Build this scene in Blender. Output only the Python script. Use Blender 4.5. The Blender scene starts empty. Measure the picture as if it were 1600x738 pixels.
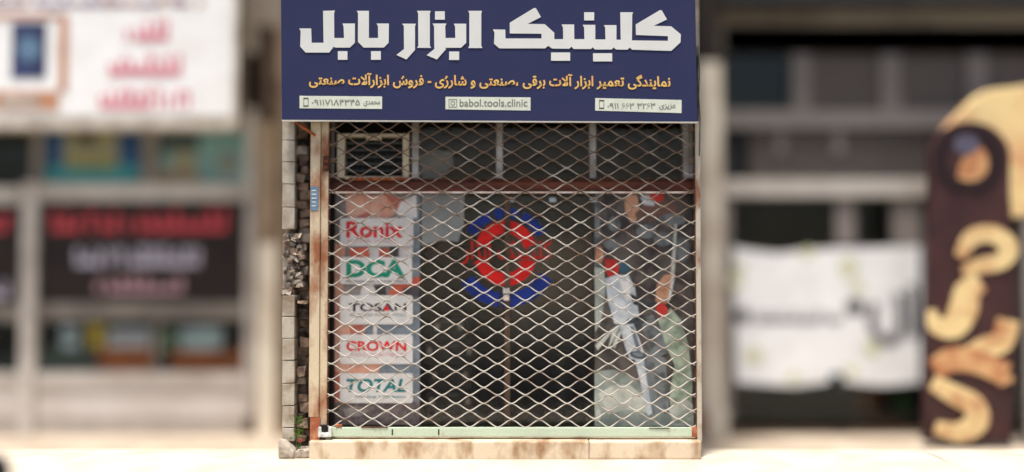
import bpy, bmesh, math, random
from mathutils import Vector
random.seed(7)
R = math.radians
sc = bpy.context.scene
C = sc.collection

# ------------------------------------------------------------------ camera
FPX, W, H = 1870.0, 1600.0, 738.0
PITCH, SHIFT, DIST = R(2.5), -50.0 / 1600.0, 8.0

def ray(px, py):
    xs = (px - 800.0) / FPX
    ys = (369.0 - py) / FPX + SHIFT * W / FPX
    c, s = math.cos(PITCH), math.sin(PITCH)
    return xs, c - ys * s, s + ys * c
_r = ray(800, 714)
CAMH = -DIST * _r[2] / _r[1]

def P(px, py, Y=0.0):
    """photo pixel -> (x, z) on the upright plane at depth Y"""
    d = ray(px, py)
    t = (DIST + Y) / d[1]
    return d[0] * t, CAMH + d[2] * t

cam = bpy.data.cameras.new('camera')
co = bpy.data.objects.new('camera', cam)
C.objects.link(co)
co.location = (0, -DIST, CAMH)
co.rotation_euler = (R(90) + PITCH, 0, 0)
cam.sensor_width = 36
cam.lens = FPX / W * 36
cam.shift_y = SHIFT
cam.clip_start = .05
cam.clip_end = 3000
cam.dof.use_dof = True
cam.dof.focus_distance = DIST - 0.05
cam.dof.aperture_fstop = cam.lens / 1000 / .9
sc.camera = co

# ------------------------------------------------------------------ sky, sun, exposure
SUN_EL, SUN_AZ = R(76), R(22)           # azimuth: to the left of the camera axis, in front of the facade
wd = bpy.data.worlds.new('World')
sc.world = wd
wd.use_nodes = True
nt = wd.node_tree
sky = nt.nodes.new('ShaderNodeTexSky')
sky.sky_type = 'NISHITA'
sky.sun_disc = False
sky.sun_elevation = SUN_EL
sky.sun_rotation = R(180) + SUN_AZ
sky.dust_density = 3
sky.air_density = 1.0
nt.links.new(sky.outputs[0], nt.nodes['Background'].inputs[0])
nt.nodes['Background'].inputs[1].default_value = 0.085
sl = bpy.data.lights.new('sun', 'SUN')
sl.energy = 3.0
sl.angle = R(9)
sl.color = (1, .96, .9)
so = bpy.data.objects.new('sun', sl)
C.objects.link(so)
sd = Vector((-math.sin(SUN_AZ) * math.cos(SUN_EL), -math.cos(SUN_AZ) * math.cos(SUN_EL), math.sin(SUN_EL)))
so.rotation_euler = sd.to_track_quat('Z', 'Y').to_euler()
so.location = (-4, -8, 12)
vs = sc.view_settings
vs.view_transform = 'Standard'
vs.look = 'None'
vs.exposure = 1.0
vs.gamma = 1
sc.cycles.use_denoising = True
sc.cycles.max_bounces = 6
sc.cycles.transparent_max_bounces = 12

# ------------------------------------------------------------------ materials
def lin(c):
    return tuple((v / 255 / 12.92) if v / 255 <= .04045 else ((v / 255 + .055) / 1.055) ** 2.4 for v in c) + (1,)

def mat(name, col, rough=.6, col2=None, scale=9.0, lo=.42, hi=.6, metal=0.0, bump=0.0, detail=5, stretch=None, fine=.07, spec=.3):
    m = bpy.data.materials.new(name)
    m.use_nodes = True
    n, l = m.node_tree.nodes, m.node_tree.links
    b = n['Principled BSDF']
    b.inputs['Roughness'].default_value = rough
    b.inputs['Metallic'].default_value = metal
    b.inputs['Specular IOR Level'].default_value = spec
    a = lin(col)
    tc = n.new('ShaderNodeTexCoord')
    src = tc.outputs['Object']
    if stretch:
        mp = n.new('ShaderNodeMapping')
        mp.inputs['Scale'].default_value = stretch
        l.new(src, mp.inputs['Vector'])
        src = mp.outputs['Vector']
    no = n.new('ShaderNodeTexNoise')
    no.inputs['Scale'].default_value = scale
    no.inputs['Detail'].default_value = detail
    no.inputs['Roughness'].default_value = .6
    l.new(src, no.inputs['Vector'])
    rp = n.new('ShaderNodeValToRGB')
    rp.color_ramp.elements[0].position = lo
    rp.color_ramp.elements[1].position = hi
    bcol = lin(col2) if col2 else tuple(v * .86 for v in a[:3]) + (1,)
    rp.color_ramp.elements[0].color = a
    rp.color_ramp.elements[1].color = bcol
    l.new(no.outputs[0], rp.inputs[0])
    out = rp.outputs[0]
    if fine:
        n2 = n.new('ShaderNodeTexNoise')
        n2.inputs['Scale'].default_value = 90
        n2.inputs['Detail'].default_value = 3
        l.new(tc.outputs['Object'], n2.inputs['Vector'])
        mr = n.new('ShaderNodeMapRange')
        mr.inputs['From Min'].default_value = .3
        mr.inputs['From Max'].default_value = .7
        mr.inputs['To Min'].default_value = 1 - fine
        mr.inputs['To Max'].default_value = 1 + fine
        l.new(n2.outputs[0], mr.inputs['Value'])
        mx = n.new('ShaderNodeMix')
        mx.data_type = 'RGBA'
        mx.blend_type = 'MULTIPLY'
        mx.inputs['Factor'].default_value = 1
        l.new(out, mx.inputs['A'])
        l.new(mr.outputs[0], mx.inputs['B'])
        out = mx.outputs['Result']
    l.new(out, b.inputs['Base Color'])
    if bump:
        bp = n.new('ShaderNodeBump')
        bp.inputs['Strength'].default_value = bump
        bp.inputs['Distance'].default_value = .01
        l.new(no.outputs[0], bp.inputs['Height'])
        l.new(bp.outputs[0], b.inputs['Normal'])
    return m

def glass(name, refl=.06, tint=(.86, .9, .88)):
    m = bpy.data.materials.new(name)
    m.use_nodes = True
    n, l = m.node_tree.nodes, m.node_tree.links
    n.remove(n['Principled BSDF'])
    t = n.new('ShaderNodeBsdfTransparent')
    t.inputs[0].default_value = tint + (1,)
    g = n.new('ShaderNodeBsdfGlossy')
    g.inputs['Roughness'].default_value = .02
    fr = n.new('ShaderNodeLayerWeight')
    fr.inputs[0].default_value = .12
    ma = n.new('ShaderNodeMath')
    ma.operation = 'MULTIPLY_ADD'
    ma.inputs[1].default_value = .6
    ma.inputs[2].default_value = refl
    l.new(fr.outputs['Fresnel'], ma.inputs[0])
    mi = n.new('ShaderNodeMixShader')
    l.new(ma.outputs[0], mi.inputs[0])
    l.new(t.outputs[0], mi.inputs[1])
    l.new(g.outputs[0], mi.inputs[2])
    l.new(mi.outputs[0], n['Material Output'].inputs[0])
    return m

M = {}
def mk(k, *a, **kw):
    M[k] = mat(k, *a, **kw)
mk('forecourt', (186, 170, 150), .9, (162, 146, 126), 2.5, .4, .65, bump=.25, detail=8)
mk('pavement', (210, 198, 178), .9, (188, 174, 152), 2.5, .4, .65, bump=.25, detail=8)
mk('asphalt', (66, 66, 66), .9, (52, 52, 52), 5, bump=.2)
mk('dust', (150, 140, 122), .95, (120, 112, 98), 2)
mk('step_stone', (212, 194, 168), .8, (148, 112, 78), 7, .47, .68, detail=9, stretch=(1, 1, .45), bump=.3)
mk('navy', (45, 48, 82), .5, (38, 43, 80), 2.2, .35, .7, fine=.04, stretch=(1, 1, .35))
mk('sign_white', (226, 224, 216), .5, (220, 218, 210), 3, fine=0)
mk('gold', (232, 192, 110), .5, (226, 166, 92), 10, .5, .7, fine=0)
mk('gold_edge', (176, 104, 62), .6)
mk('grey_ink', (116, 116, 106), .6, (144, 144, 132), 60)
mk('label_white', (222, 224, 204), .5, (212, 214, 196), 8, fine=.02)
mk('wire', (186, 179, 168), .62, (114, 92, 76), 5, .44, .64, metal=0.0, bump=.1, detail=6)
mk('pale_green', (186, 200, 176), .55, (140, 88, 58), 6, .6, .72, bump=.15, detail=8)
mk('post_cream', (206, 188, 158), .6, (146, 92, 60), 6, .43, .64, bump=.3, detail=8, stretch=(1, 1, .5))
mk('post_rust', (150, 84, 56), .75, (196, 140, 104), 12, .5, .7, bump=.4)
mk('rust', (176, 96, 46), .8, (120, 62, 34), 18, bump=.4)
mk('dark_rust', (96, 58, 40), .8, (58, 38, 30), 14, bump=.3)
mk('post_right', (186, 176, 158), .6, (130, 92, 70), 8, .52, .68, bump=.3, detail=8, stretch=(1, 1, .4))
mk('transom', (118, 62, 40), .5, (84, 42, 30), 4, stretch=(.3, 1, 3))
mk('pink_white', (240, 222, 206), .5, (220, 190, 170), 7)
mk('mullion', (186, 182, 176), .5, (150, 140, 130), 6, bump=.1)
mk('ac_frame', (206, 190, 160), .5, (160, 126, 88), 9, .55, .75)
mk('ac_slat', (92, 96, 92), .5, (70, 72, 68), 20)
mk('ac_dark', (66, 64, 60), .8)
mk('lock_white', (226, 226, 222), .45, (180, 180, 176), 20)
mk('black', (22, 22, 22), .6)
mk('black_gap', (14, 13, 12), .9)
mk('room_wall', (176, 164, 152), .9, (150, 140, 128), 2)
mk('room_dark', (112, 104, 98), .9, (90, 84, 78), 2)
mk('desk', (34, 32, 32), .5, (26, 24, 24), 5)
mk('case_black', (40, 38, 38), .35, (52, 50, 50), 8)
mk('steel', (190, 196, 200), .25, metal=1.0)
mk('tile', (182, 172, 156), .6, (136, 120, 100), 7, .42, .66, bump=.1)
mk('brick', (160, 136, 116), .9, (88, 72, 62), 12, bump=.5)
mk('mortar', (98, 86, 76), .95, (40, 34, 30), 14, bump=.6)
mk('rubble', (186, 174, 158), .95, (140, 128, 114), 16, bump=.6)
mk('leaf', (84, 116, 40), .6, (58, 90, 28), 20)
mk('red_litter', (140, 48, 52), .6)
mk('sticker_blue', (92, 122, 152), .5, (112, 136, 156), 30)
mk('card', (226, 222, 218), .45, (214, 210, 206), 7)
mk('red', (222, 40, 46), .5)
mk('red_bright', (224, 34, 26), .5, (206, 26, 22), 12)
mk('pink_ink', (214, 150, 156), .5)
mk('green_ink', (26, 146, 118), .5)
mk('teal_ink', (32, 122, 126), .5)
mk('ink', (44, 42, 46), .5)
mk('blue', (28, 52, 136), .5, (22, 40, 108), 12)
mk('reflection_grey', (150, 152, 148), .6, (132, 136, 134), 4)
mk('maroon', (58, 30, 30), .6)
mk('print_grey', (150, 142, 138), .5, (116, 108, 104), 8)
mk('print_bluegrey', (128, 138, 146), .5, (104, 114, 122), 8)
mk('print_skin', (220, 172, 150), .5, (208, 146, 122), 9)
mk('print_skin_deep', (196, 122, 104), .5, (180, 104, 88), 9)
mk('print_orange', (206, 104, 78), .5, (192, 84, 64), 12)
mk('print_white', (226, 222, 218), .5, (200, 194, 190), 10)
mk('print_dark', (60, 56, 58), .5, (84, 78, 78), 14)
mk('print_floor', (120, 108, 106), .5, (90, 78, 78), 22)
mk('art_back', (98, 90, 84), .5, (60, 54, 52), 7, detail=8)
mk('art_fog', (176, 182, 172), .5, (126, 134, 126), 5, .4, .65, detail=6)
mk('art_mist', (206, 206, 194), .5, (156, 162, 152), 9, .4, .65)
mk('art_green', (178, 190, 168), .5, (124, 138, 120), 14, .4, .62, detail=8)
mk('art_tool', (212, 216, 218), .5, (168, 176, 184), 14, .4, .65)
mk('art_tool_dark', (70, 76, 80), .5, (44, 48, 52), 30)
mk('art_skin', (206, 158, 126), .5, (176, 122, 92), 12)
mk('art_red', (206, 62, 50), .5, (176, 44, 40), 12)
mk('art_brown', (122, 90, 78), .5, (96, 70, 62), 12)
mk('art_teal', (60, 96, 112), .5)
mk('art_blob', (126, 130, 130), .5, (84, 88, 88), 12)
mk('wall_block', (150, 138, 122), .9, (120, 108, 94), 3, bump=.3)
# neighbours
mk('nb_white', (250, 248, 244), .5, (242, 238, 232), 5)
mk('nb_frame_orange', (206, 152, 118), .5, (186, 132, 100), 8)
mk('nb_purple', (120, 92, 130), .5, (190, 130, 90), 10)
mk('nb_sign_edge', (200, 190, 176), .5, (170, 158, 144), 6)
mk('nb_pink', (226, 134, 148), .5)
mk('nb_navy', (62, 72, 110), .5, (40, 44, 66), 6)
mk('nb_alu', (206, 198, 188), .45, (184, 174, 164), 5, metal=.0)
mk('nb_alu_dark', (138, 130, 120), .5, (116, 108, 100), 5)
mk('nb_column', (150, 130, 106), .8, (118, 96, 74), 3, .45, .65)
mk('nb_recess', (44, 34, 30), .9, (60, 46, 38), 4)
mk('nb_brown_pipe', (96, 76, 60), .7, (74, 56, 44), 6)
mk('nb_dark', (38, 34, 28), .8, (52, 46, 36), 4)
mk('nb_banner_black', (34, 26, 24), .6, (44, 32, 28), 4)
mk('nb_banner_red', (206, 74, 82), .6)
mk('nb_banner_white', (196, 190, 204), .6)
mk('nb_banner_rose', (190, 150, 156), .6)
mk('nb_poster_blue', (24, 92, 158), .5, (20, 76, 136), 3)
mk('nb_poster_teal', (70, 178, 188), .5, (54, 160, 176), 4)
mk('nb_poster_tan', (206, 182, 142), .5, (188, 164, 126), 4)
mk('nb_poster_pale', (172, 204, 204), .5, (138, 176, 180), 4)
mk('nb_poster_peach', (196, 156, 128), .5)
mk('nb_carton', (190, 102, 56), .8, (166, 86, 46), 6)
mk('nb_yellow', (206, 172, 52), .6)
mk('nb_paper', (206, 210, 220), .6, (180, 186, 196), 9)
mk('nb_sage', (120, 140, 110), .7)
mk('nb_greybox', (86, 92, 88), .7)
mk('nb_panel', (214, 206, 198), .5, (204, 194, 184), 3)
mk('nb_plinth', (190, 180, 170), .8, (176, 166, 154), 4)
mk('rubber', (20, 20, 22), .7)
mk('nr_pillar', (228, 216, 196), .6, (204, 188, 166), 4)
mk('nr_soffit', (56, 48, 44), .9, (42, 36, 34), 3)
mk('nr_dark', (36, 38, 42), .8, (48, 46, 46), 3)
mk('nr_bar', (126, 118, 112), .6, (132, 122, 116), 4)
mk('nr_bar_light', (190, 182, 172), .6, (170, 160, 150), 4)
mk('nr_mesh', (104, 94, 88), .7, (82, 74, 70), 60)
mk('nr_brown', (76, 58, 42), .8, (58, 44, 34), 4)
mk('nr_banner', (242, 240, 238), .6, (230, 228, 226), 5)
mk('nr_grey_ink', (108, 108, 112), .6)
mk('nr_flower', (214, 212, 168), .6)
mk('nr_chair', (146, 88, 60), .7)
mk('choc', (70, 42, 40), .5, (58, 34, 34), 4)
mk('choc_dark', (40, 22, 24), .5)
mk('cream', (236, 206, 146), .5, (216, 158, 112), 4, .45, .65)
mk('cream_pale', (226, 198, 142), .5, (182, 124, 84), 7, .45, .68)
mk('cream_tan', (176, 114, 76), .5, (206, 160, 110), 6)
mk('ice_blue', (92, 88, 104), .5)
def wire_rust_shade():  # rust rises with height; it also paints shade into the wires below the sign
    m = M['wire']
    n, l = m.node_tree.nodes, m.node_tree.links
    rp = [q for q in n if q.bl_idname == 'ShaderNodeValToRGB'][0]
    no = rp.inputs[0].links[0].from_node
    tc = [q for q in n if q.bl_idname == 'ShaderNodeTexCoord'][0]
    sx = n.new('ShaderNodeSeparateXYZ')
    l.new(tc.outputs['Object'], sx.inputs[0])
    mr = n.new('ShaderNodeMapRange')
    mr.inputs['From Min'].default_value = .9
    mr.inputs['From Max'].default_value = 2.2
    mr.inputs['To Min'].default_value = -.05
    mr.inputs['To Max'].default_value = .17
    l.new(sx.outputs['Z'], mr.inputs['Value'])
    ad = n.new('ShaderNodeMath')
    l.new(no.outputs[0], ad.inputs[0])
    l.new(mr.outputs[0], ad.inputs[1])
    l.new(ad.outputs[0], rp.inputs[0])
wire_rust_shade()
M['glass'] = glass('glass', .04, (.9, .88, .85))
M['glass_upper'] = glass('glass_upper', .022, (.88, .84, .8))
M['glass_side'] = glass('glass_side', .02)

# ------------------------------------------------------------------ mesh helpers
def wloc(o):
    v = Vector(o.location)
    while o.parent:
        o = o.parent
        v += Vector(o.location)
    return v

class MB:
    def __init__(self):
        self.v, self.f, self.mi, self.mats = [], [], [], []
    def m(self, k):
        if k not in self.mats:
            self.mats.append(k)
        return self.mats.index(k)
    def box(self, x0, x1, y0, y1, z0, z1, k, j=0.0):
        x0, x1 = min(x0, x1), max(x0, x1)
        z0, z1 = min(z0, z1), max(z0, z1)
        b = len(self.v)
        for z in (z0, z1):
            for (x, y) in ((x0, y0), (x1, y0), (x1, y1), (x0, y1)):
                self.v.append((x + random.uniform(-j, j), y + random.uniform(-j, j), z + random.uniform(-j, j)))
        for f in ((3, 2, 1, 0), (4, 5, 6, 7), (0, 1, 5, 4), (1, 2, 6, 5), (2, 3, 7, 6), (3, 0, 4, 7)):
            self.f.append(tuple(b + i for i in f))
            self.mi.append(self.m(k))
        return self
    def pbox(self, px0, py0, px1, py1, y0, y1, k, j=0.0, yr=None):
        """box whose front covers a photo rectangle, seen at depth yr (default: its front)"""
        yy = y0 if yr is None else yr
        cx, cy = (px0 + px1) / 2, (py0 + py1) / 2
        x0, x1 = P(px0, cy, yy)[0], P(px1, cy, yy)[0]
        z1, z0 = P(cx, py0, yy)[1], P(cx, py1, yy)[1]
        return self.box(x0, x1, y0, y1, z0, z1, k, j)
    def poly(self, pts, y0, y1, k):
        """prism from an (x, z) outline, front at y0, back at y1"""
        b, n = len(self.v), len(pts)
        for y in (y0, y1):
            for x, z in pts:
                self.v.append((x, y, z))
        area = sum(pts[i][0] * pts[(i + 1) % n][1] - pts[(i + 1) % n][0] * pts[i][1] for i in range(n))
        fr = tuple(range(b, b + n))
        bk = tuple(range(b + 2 * n - 1, b + n - 1, -1))
        if area < 0:
            fr, bk = fr[::-1], bk[::-1]
        self.f += [fr, bk]
        self.mi += [self.m(k)] * 2
        for i in range(n):
            j = (i + 1) % n
            q = (b + i, b + j, b + n + j, b + n + i)
            if area > 0:
                q = q[::-1]
            self.f.append(q)
            self.mi.append(self.m(k))
        return self
    def ppoly(self, pts, y0, y1, k):
        return self.poly([P(x, y, y0) for x, y in pts], y0, y1, k)
    def ring(self, cx, cz, r0, r1, a0, a1, y0, y1, k, n=40, sq=1.0):
        for i in range(n):
            t0, t1 = a0 + (a1 - a0) * i / n, a0 + (a1 - a0) * (i + 1) / n
            pts = [(cx + r * math.cos(t), cz + r * sq * math.sin(t)) for r, t in ((r0, t0), (r1, t0), (r1, t1), (r0, t1))]
            self.poly(pts, y0, y1, k)
        return self
    def tube(self, path, r, k, n=8):
        path = [Vector(p) for p in path]
        b = len(self.v)
        rs = r if isinstance(r, (list, tuple)) else [r] * len(path)
        for i, p in enumerate(path):
            t = (path[min(i + 1, len(path) - 1)] - path[max(i - 1, 0)]).normalized()
            u = t.cross(Vector((0.01, 1, 0.02)))
            if u.length < 1e-3:
                u = t.cross(Vector((1, 0, 0)))
            u.normalize()
            w = t.cross(u)
            for a in range(n):
                q = p + (u * math.cos(2 * math.pi * a / n) + w * math.sin(2 * math.pi * a / n)) * rs[i]
                self.v.append(tuple(q))
        for i in range(len(path) - 1):
            for a in range(n):
                c = (a + 1) % n
                self.f.append((b + i * n + a, b + i * n + c, b + (i + 1) * n + c, b + (i + 1) * n + a))
                self.mi.append(self.m(k))
        self.f.append(tuple(b + a for a in range(n))[::-1])
        self.f.append(tuple(b + (len(path) - 1) * n + a for a in range(n)))
        self.mi += [self.m(k)] * 2
        return self
    def stroke(self, pts, wd_, y0, y1, k, px=True, smooth=4):
        """a painted ribbon following photo points; wd_ in pixels (list or number)"""
        n = len(pts)
        ws = wd_ if isinstance(wd_, (list, tuple)) else [wd_] * n
        P2, W2 = [], []
        for i in range(n - 1):
            p0, p1, p2, p3 = pts[max(i - 1, 0)], pts[i], pts[i + 1], pts[min(i + 2, n - 1)]
            for s in range(smooth):
                t = s / smooth
                P2.append(tuple(.5 * (2 * p1[q] + (p2[q] - p0[q]) * t + (2 * p0[q] - 5 * p1[q] + 4 * p2[q] - p3[q]) * t * t + (3 * p1[q] - p0[q] - 3 * p2[q] + p3[q]) * t ** 3) for q in (0, 1)))
                W2.append(ws[i] * (1 - t) + ws[i + 1] * t)
        P2.append(pts[-1]); W2.append(ws[-1])
        L, Rr = [], []
        for i, p in enumerate(P2):
            a, b = P2[max(i - 1, 0)], P2[min(i + 1, len(P2) - 1)]
            dx, dy = b[0] - a[0], b[1] - a[1]
            d = math.hypot(dx, dy) or 1
            L.append((p[0] - dy / d * W2[i] / 2, p[1] + dx / d * W2[i] / 2))
            Rr.append((p[0] + dy / d * W2[i] / 2, p[1] - dx / d * W2[i] / 2))
        for i in range(len(P2) - 1):
            self.ppoly([L[i], L[i + 1], Rr[i + 1], Rr[i]], y0, y1, k)
        return self
    def build(self, name, parent=None, bevel=0.0, smooth=False, seg=2):
        me = bpy.data.meshes.new(name)
        me.from_pydata(self.v, [], self.f)
        for k in self.mats:
            me.materials.append(M[k])
        me.polygons.foreach_set('material_index', self.mi)
        if smooth:
            me.polygons.foreach_set('use_smooth', [True] * len(self.f))
        me.update()
        o = bpy.data.objects.new(name, me)
        C.objects.link(o)
        if parent:
            o.parent = parent
            o.location = -wloc(parent)
        if bevel:
            b = o.modifiers.new('bevel', 'BEVEL')
            b.width = bevel
            b.segments = seg
            b.limit_method = 'ANGLE'
        return o

def tag(o, label=None, cat=None, group=None, kind=None):
    for k, v in (('label', label), ('category', cat), ('group', group), ('kind', kind)):
        if v:
            o[k] = v
    return o

def thing(name, label, cat, loc=(0, 0, 0), group=None):
    o = bpy.data.objects.new(name, None)
    o.empty_display_size = .2
    o.location = loc
    C.objects.link(o)
    return tag(o, label, cat, group)

def bx(name, parent, *a, bevel=0.0, **kw):
    return MB().pbox(*a, **kw).build(name, parent, bevel)

# ---- lettering ------------------------------------------------------------
JOIN = {'ا': '\ufe8d\ufe8e', 'آ': '\ufe81\ufe82', 'د': '\ufea9\ufeaa', 'ر': '\ufead\ufeae', 'ز': '\ufeaf\ufeb0', 'ژ': '\ufb8a\ufb8b', 'و': '\ufeed\ufeee',
        'ب': '\ufe8f\ufe90\ufe91\ufe92', 'ت': '\ufe95\ufe96\ufe97\ufe98', 'ن': '\ufee5\ufee6\ufee7\ufee8', 'م': '\ufee1\ufee2\ufee3\ufee4',
        'ی': '\ufbfc\ufbfd\ufbfe\ufbff', 'گ': '\ufb92\ufb93\ufb94\ufb95', 'ک': '\ufb8e\ufb8f\ufb90\ufb91', 'ع': '\ufec9\ufeca\ufecb\ufecc',
        'ق': '\ufed5\ufed6\ufed7\ufed8', 'ص': '\ufeb9\ufeba\ufebb\ufebc', 'ش': '\ufeb5\ufeb6\ufeb7\ufeb8', 'ف': '\ufed1\ufed2\ufed3\ufed4',
        'ل': '\ufedd\ufede\ufedf\ufee0', 'ح': '\ufea1\ufea2\ufea3\ufea4', 'س': '\ufeb1\ufeb2\ufeb3\ufeb4', '\ue000': '\ufefb\ufefc', '\ue001': '\ufef5\ufef6'}

def shaped(s):
    s = s.replace('لا', '\ue000').replace('لآ', '\ue001')
    out = []
    for i, c in enumerate(s):
        if c not in JOIN:
            out.append(c)
            continue
        f = JOIN[c]
        pj = i > 0 and len(JOIN.get(s[i - 1], '')) == 4
        nj = len(f) == 4 and i + 1 < len(s) and s[i + 1] in JOIN
        out.append(f[3] if pj and nj else f[1] if pj else f[2] if nj else f[0])
    return ''.join(reversed(out))

def text(name, parent, body, rect, Y, k, bold=0.0, rtl=False, slope=0.0, thick=.001, shear=0.0, spacing=1.0):
    """lettering fitted to a photo rectangle on the plane Y"""
    cu = bpy.data.curves.new(name, 'FONT')
    cu.body = shaped(body) if rtl else body
    cu.size = 1
    cu.offset = bold
    cu.shear = shear
    cu.space_character = spacing
    cu.extrude = .05
    cu.resolution_u = 4
    t = bpy.data.objects.new(name, cu)
    C.objects.link(t)
    dg = bpy.context.evaluated_depsgraph_get()
    me = bpy.data.meshes.new_from_object(t.evaluated_get(dg))
    bpy.data.objects.remove(t)
    bpy.data.curves.remove(cu)
    xs = [v.co.x for v in me.vertices]
    ys = [v.co.y for v in me.vertices]
    x0, x1, y0, y1 = min(xs), max(xs), min(ys), max(ys)
    px0, py0, px1, py1 = rect
    for v in me.vertices:
        u = (v.co.x - x0) / (x1 - x0)
        w = (v.co.y - y0) / (y1 - y0)
        X, Z = P(px0 + u * (px1 - px0), py1 + (py0 - py1) * w + slope * u, Y)
        v.co = (X, Y + (thick if v.co.z < 0 else 0), Z)
    me.materials.clear()
    me.materials.append(M[k])
    me.name = name
    o = bpy.data.objects.new(name, me)
    C.objects.link(o)
    if parent:
        o.parent = parent
        o.location = -wloc(parent)
    return o

def scribble(mb, x0, y0, x1, y1, Y, k, n, seed, Yb=None):
    """lettering too blurred in the photo to read: joined word-like strokes"""
    rnd = random.Random(seed)
    x = x0
    h = y1 - y0
    w = (x1 - x0) / n
    for i in range(n):
        a = x0 + i * w
        top = y0 + h * rnd.choice((.0, .1, .3, .45))
        mb.ppoly([(a, top), (a + w * .42, top), (a + w * .42, y1), (a, y1)], Y, Y + .004, k)
        if i < n - 1 and rnd.random() < .75:
            mb.ppoly([(a + w * .42, y1 - h * .32), (a + w, y1 - h * .32), (a + w, y1), (a + w * .42, y1)], Y + .0005, Y + .004, k)
        if rnd.random() < .4:
            mb.ppoly([(a + w * .5, y0 + h * .1), (a + w * .85, y0 + h * .1), (a + w * .85, y0 + h * .28), (a + w * .5, y0 + h * .28)], Y, Y + .004, k)
    return mb

X = lambda px, Y=0.0, py=400: P(px, py, Y)[0]
Z = lambda py, Y=0.0, px=800: P(px, py, Y)[1]
NB = 1.45                                     # the neighbours' fronts stand this much further back

FZ = -.07                                    # the ground in front of the neighbours lies a little lower
# ================================================================== SETTING
def sheet(name, x0, x1, y0, y1, z, k):
    mb = MB()
    mb.v = [(x0, y0, z), (x1, y0, z), (x1, y1, z), (x0, y1, z)]
    mb.f = [(0, 1, 2, 3)]
    mb.mi = [mb.m(k)]
    return tag(mb.build(name), kind='structure')
sheet('ground', -600, 600, -600, 600, -.16, 'dust')
sheet('road', -200, 200, -14, -2.0, -.15, 'asphalt')
tag(MB().box(-60, 60, -2.0, .3, -.2, 0, 'pavement').box(X(430), X(1110), .3004, 6, -.2, 0, 'pavement').build('pavement'), kind='structure')
tag(MB().box(-60, X(430) - .001, .3004, 14, -.2, FZ, 'forecourt').box(X(1110) + .001, 60, .3004, 14, -.2, FZ, 'forecourt').build('forecourt'), kind='structure')
tag(MB().box(P(1438, 700, .3)[0], P(1444, 700, .3)[0], -1.9, .298, .0005, .004, 'nb_plinth').build('pavement_joint'), kind='structure')
st = MB()
x = X(489)
ends = P(1096.5, 700, -.1)[0]
while x < ends - .02:
    w = min(random.uniform(1.6, 2.2), ends - x)
    st.box(x + .0005, x + w - .0005, -.1, .24, 0.0, Z(686) + random.uniform(-.003, .002), 'step_stone', .002)
    x += w
tag(st.build('stone_step', None, .008), 'long stained beige stone step under the lattice grille', 'step')

# ================================================================== THE TOOL SHOP
XL, XR = X(440.5), X(1096)
ZS = Z(188)                                  # underside of the sign
shop = thing('shop_building', 'shuttered tool shop in the middle with navy sign and lattice grille', 'shop', (0, 0, 0))
DEP = 3.2
wl = MB()
wl.box(XL, X(1097), .06, DEP, 2.75, 4.4, 'wall_block')
wl.box(XL, X(486), .16, DEP, 0, 2.748, 'wall_block')
wl.box(X(1089), XR, .05, DEP, 0, 2.748, 'mortar')
wl.box(XL, XR, DEP, DEP + .15, 0, 4.4, 'wall_block')
wl.build('wall', shop)
MB().box(XL - .1, XR + .1, -.1, DEP + .2, 4.402, 4.52, 'wall_block').build('roof', shop)
rm = MB()
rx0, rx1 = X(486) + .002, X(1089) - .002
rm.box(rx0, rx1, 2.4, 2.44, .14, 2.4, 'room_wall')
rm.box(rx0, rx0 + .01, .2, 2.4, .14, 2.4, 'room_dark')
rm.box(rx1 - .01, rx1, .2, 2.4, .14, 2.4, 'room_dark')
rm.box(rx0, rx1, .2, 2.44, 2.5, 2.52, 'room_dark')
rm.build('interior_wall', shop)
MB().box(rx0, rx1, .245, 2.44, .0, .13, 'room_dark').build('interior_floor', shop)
# tiled pilaster on the left
tl, tl2 = MB(), MB()
py = 150
while py < 690:
    h = random.uniform(33, 36.5)
    if not (372 < py + h / 2 < 462):
        (tl if py < 420 else tl2).pbox(441, py + .6, 460, min(py + h - .6, 690), .0 + random.uniform(0, .004), .15, 'tile', .0015)
    py += h
tl.build('tile_pilaster', shop, .003)
tl2.build('tile_pilaster', shop, .003)
rb = MB()
rb.pbox(441.5, 366, 461, 468, .05, .16, 'rubble', .004)
for i in range(80):
    px = random.uniform(447, 474)
    py = random.uniform(364, 472)
    s = random.uniform(2, 6)
    x, z = P(px, py, .08)
    rb.box(x - s * .004, x + s * .004, random.uniform(.01, .05), .17, z - s * .003, z + s * .003, random.choice(('rubble', 'rubble', 'brick', 'mortar')), .012)
rb.build('broken_masonry', shop, .006)
# ragged brick slot between pilaster and post
bk = MB()
bk.pbox(460.5, 100, 484, 692, .152, .158, 'mortar')
py = 190
while py < 684:
    h = random.uniform(9, 16)
    if not (395 < py < 440 and random.random() < .7):
        wv = random.uniform(12, 18)
        o_ = random.uniform(-3, 3)
        bk.pbox(466 + o_, py + .6, 466 + o_ + wv, py + h - .4, random.uniform(.06, .12), .15, random.choice(('brick', 'brick', 'brick', 'rubble', 'mortar')), .010)
    py += h
bk.build('brick_infill', shop, .007)

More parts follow.
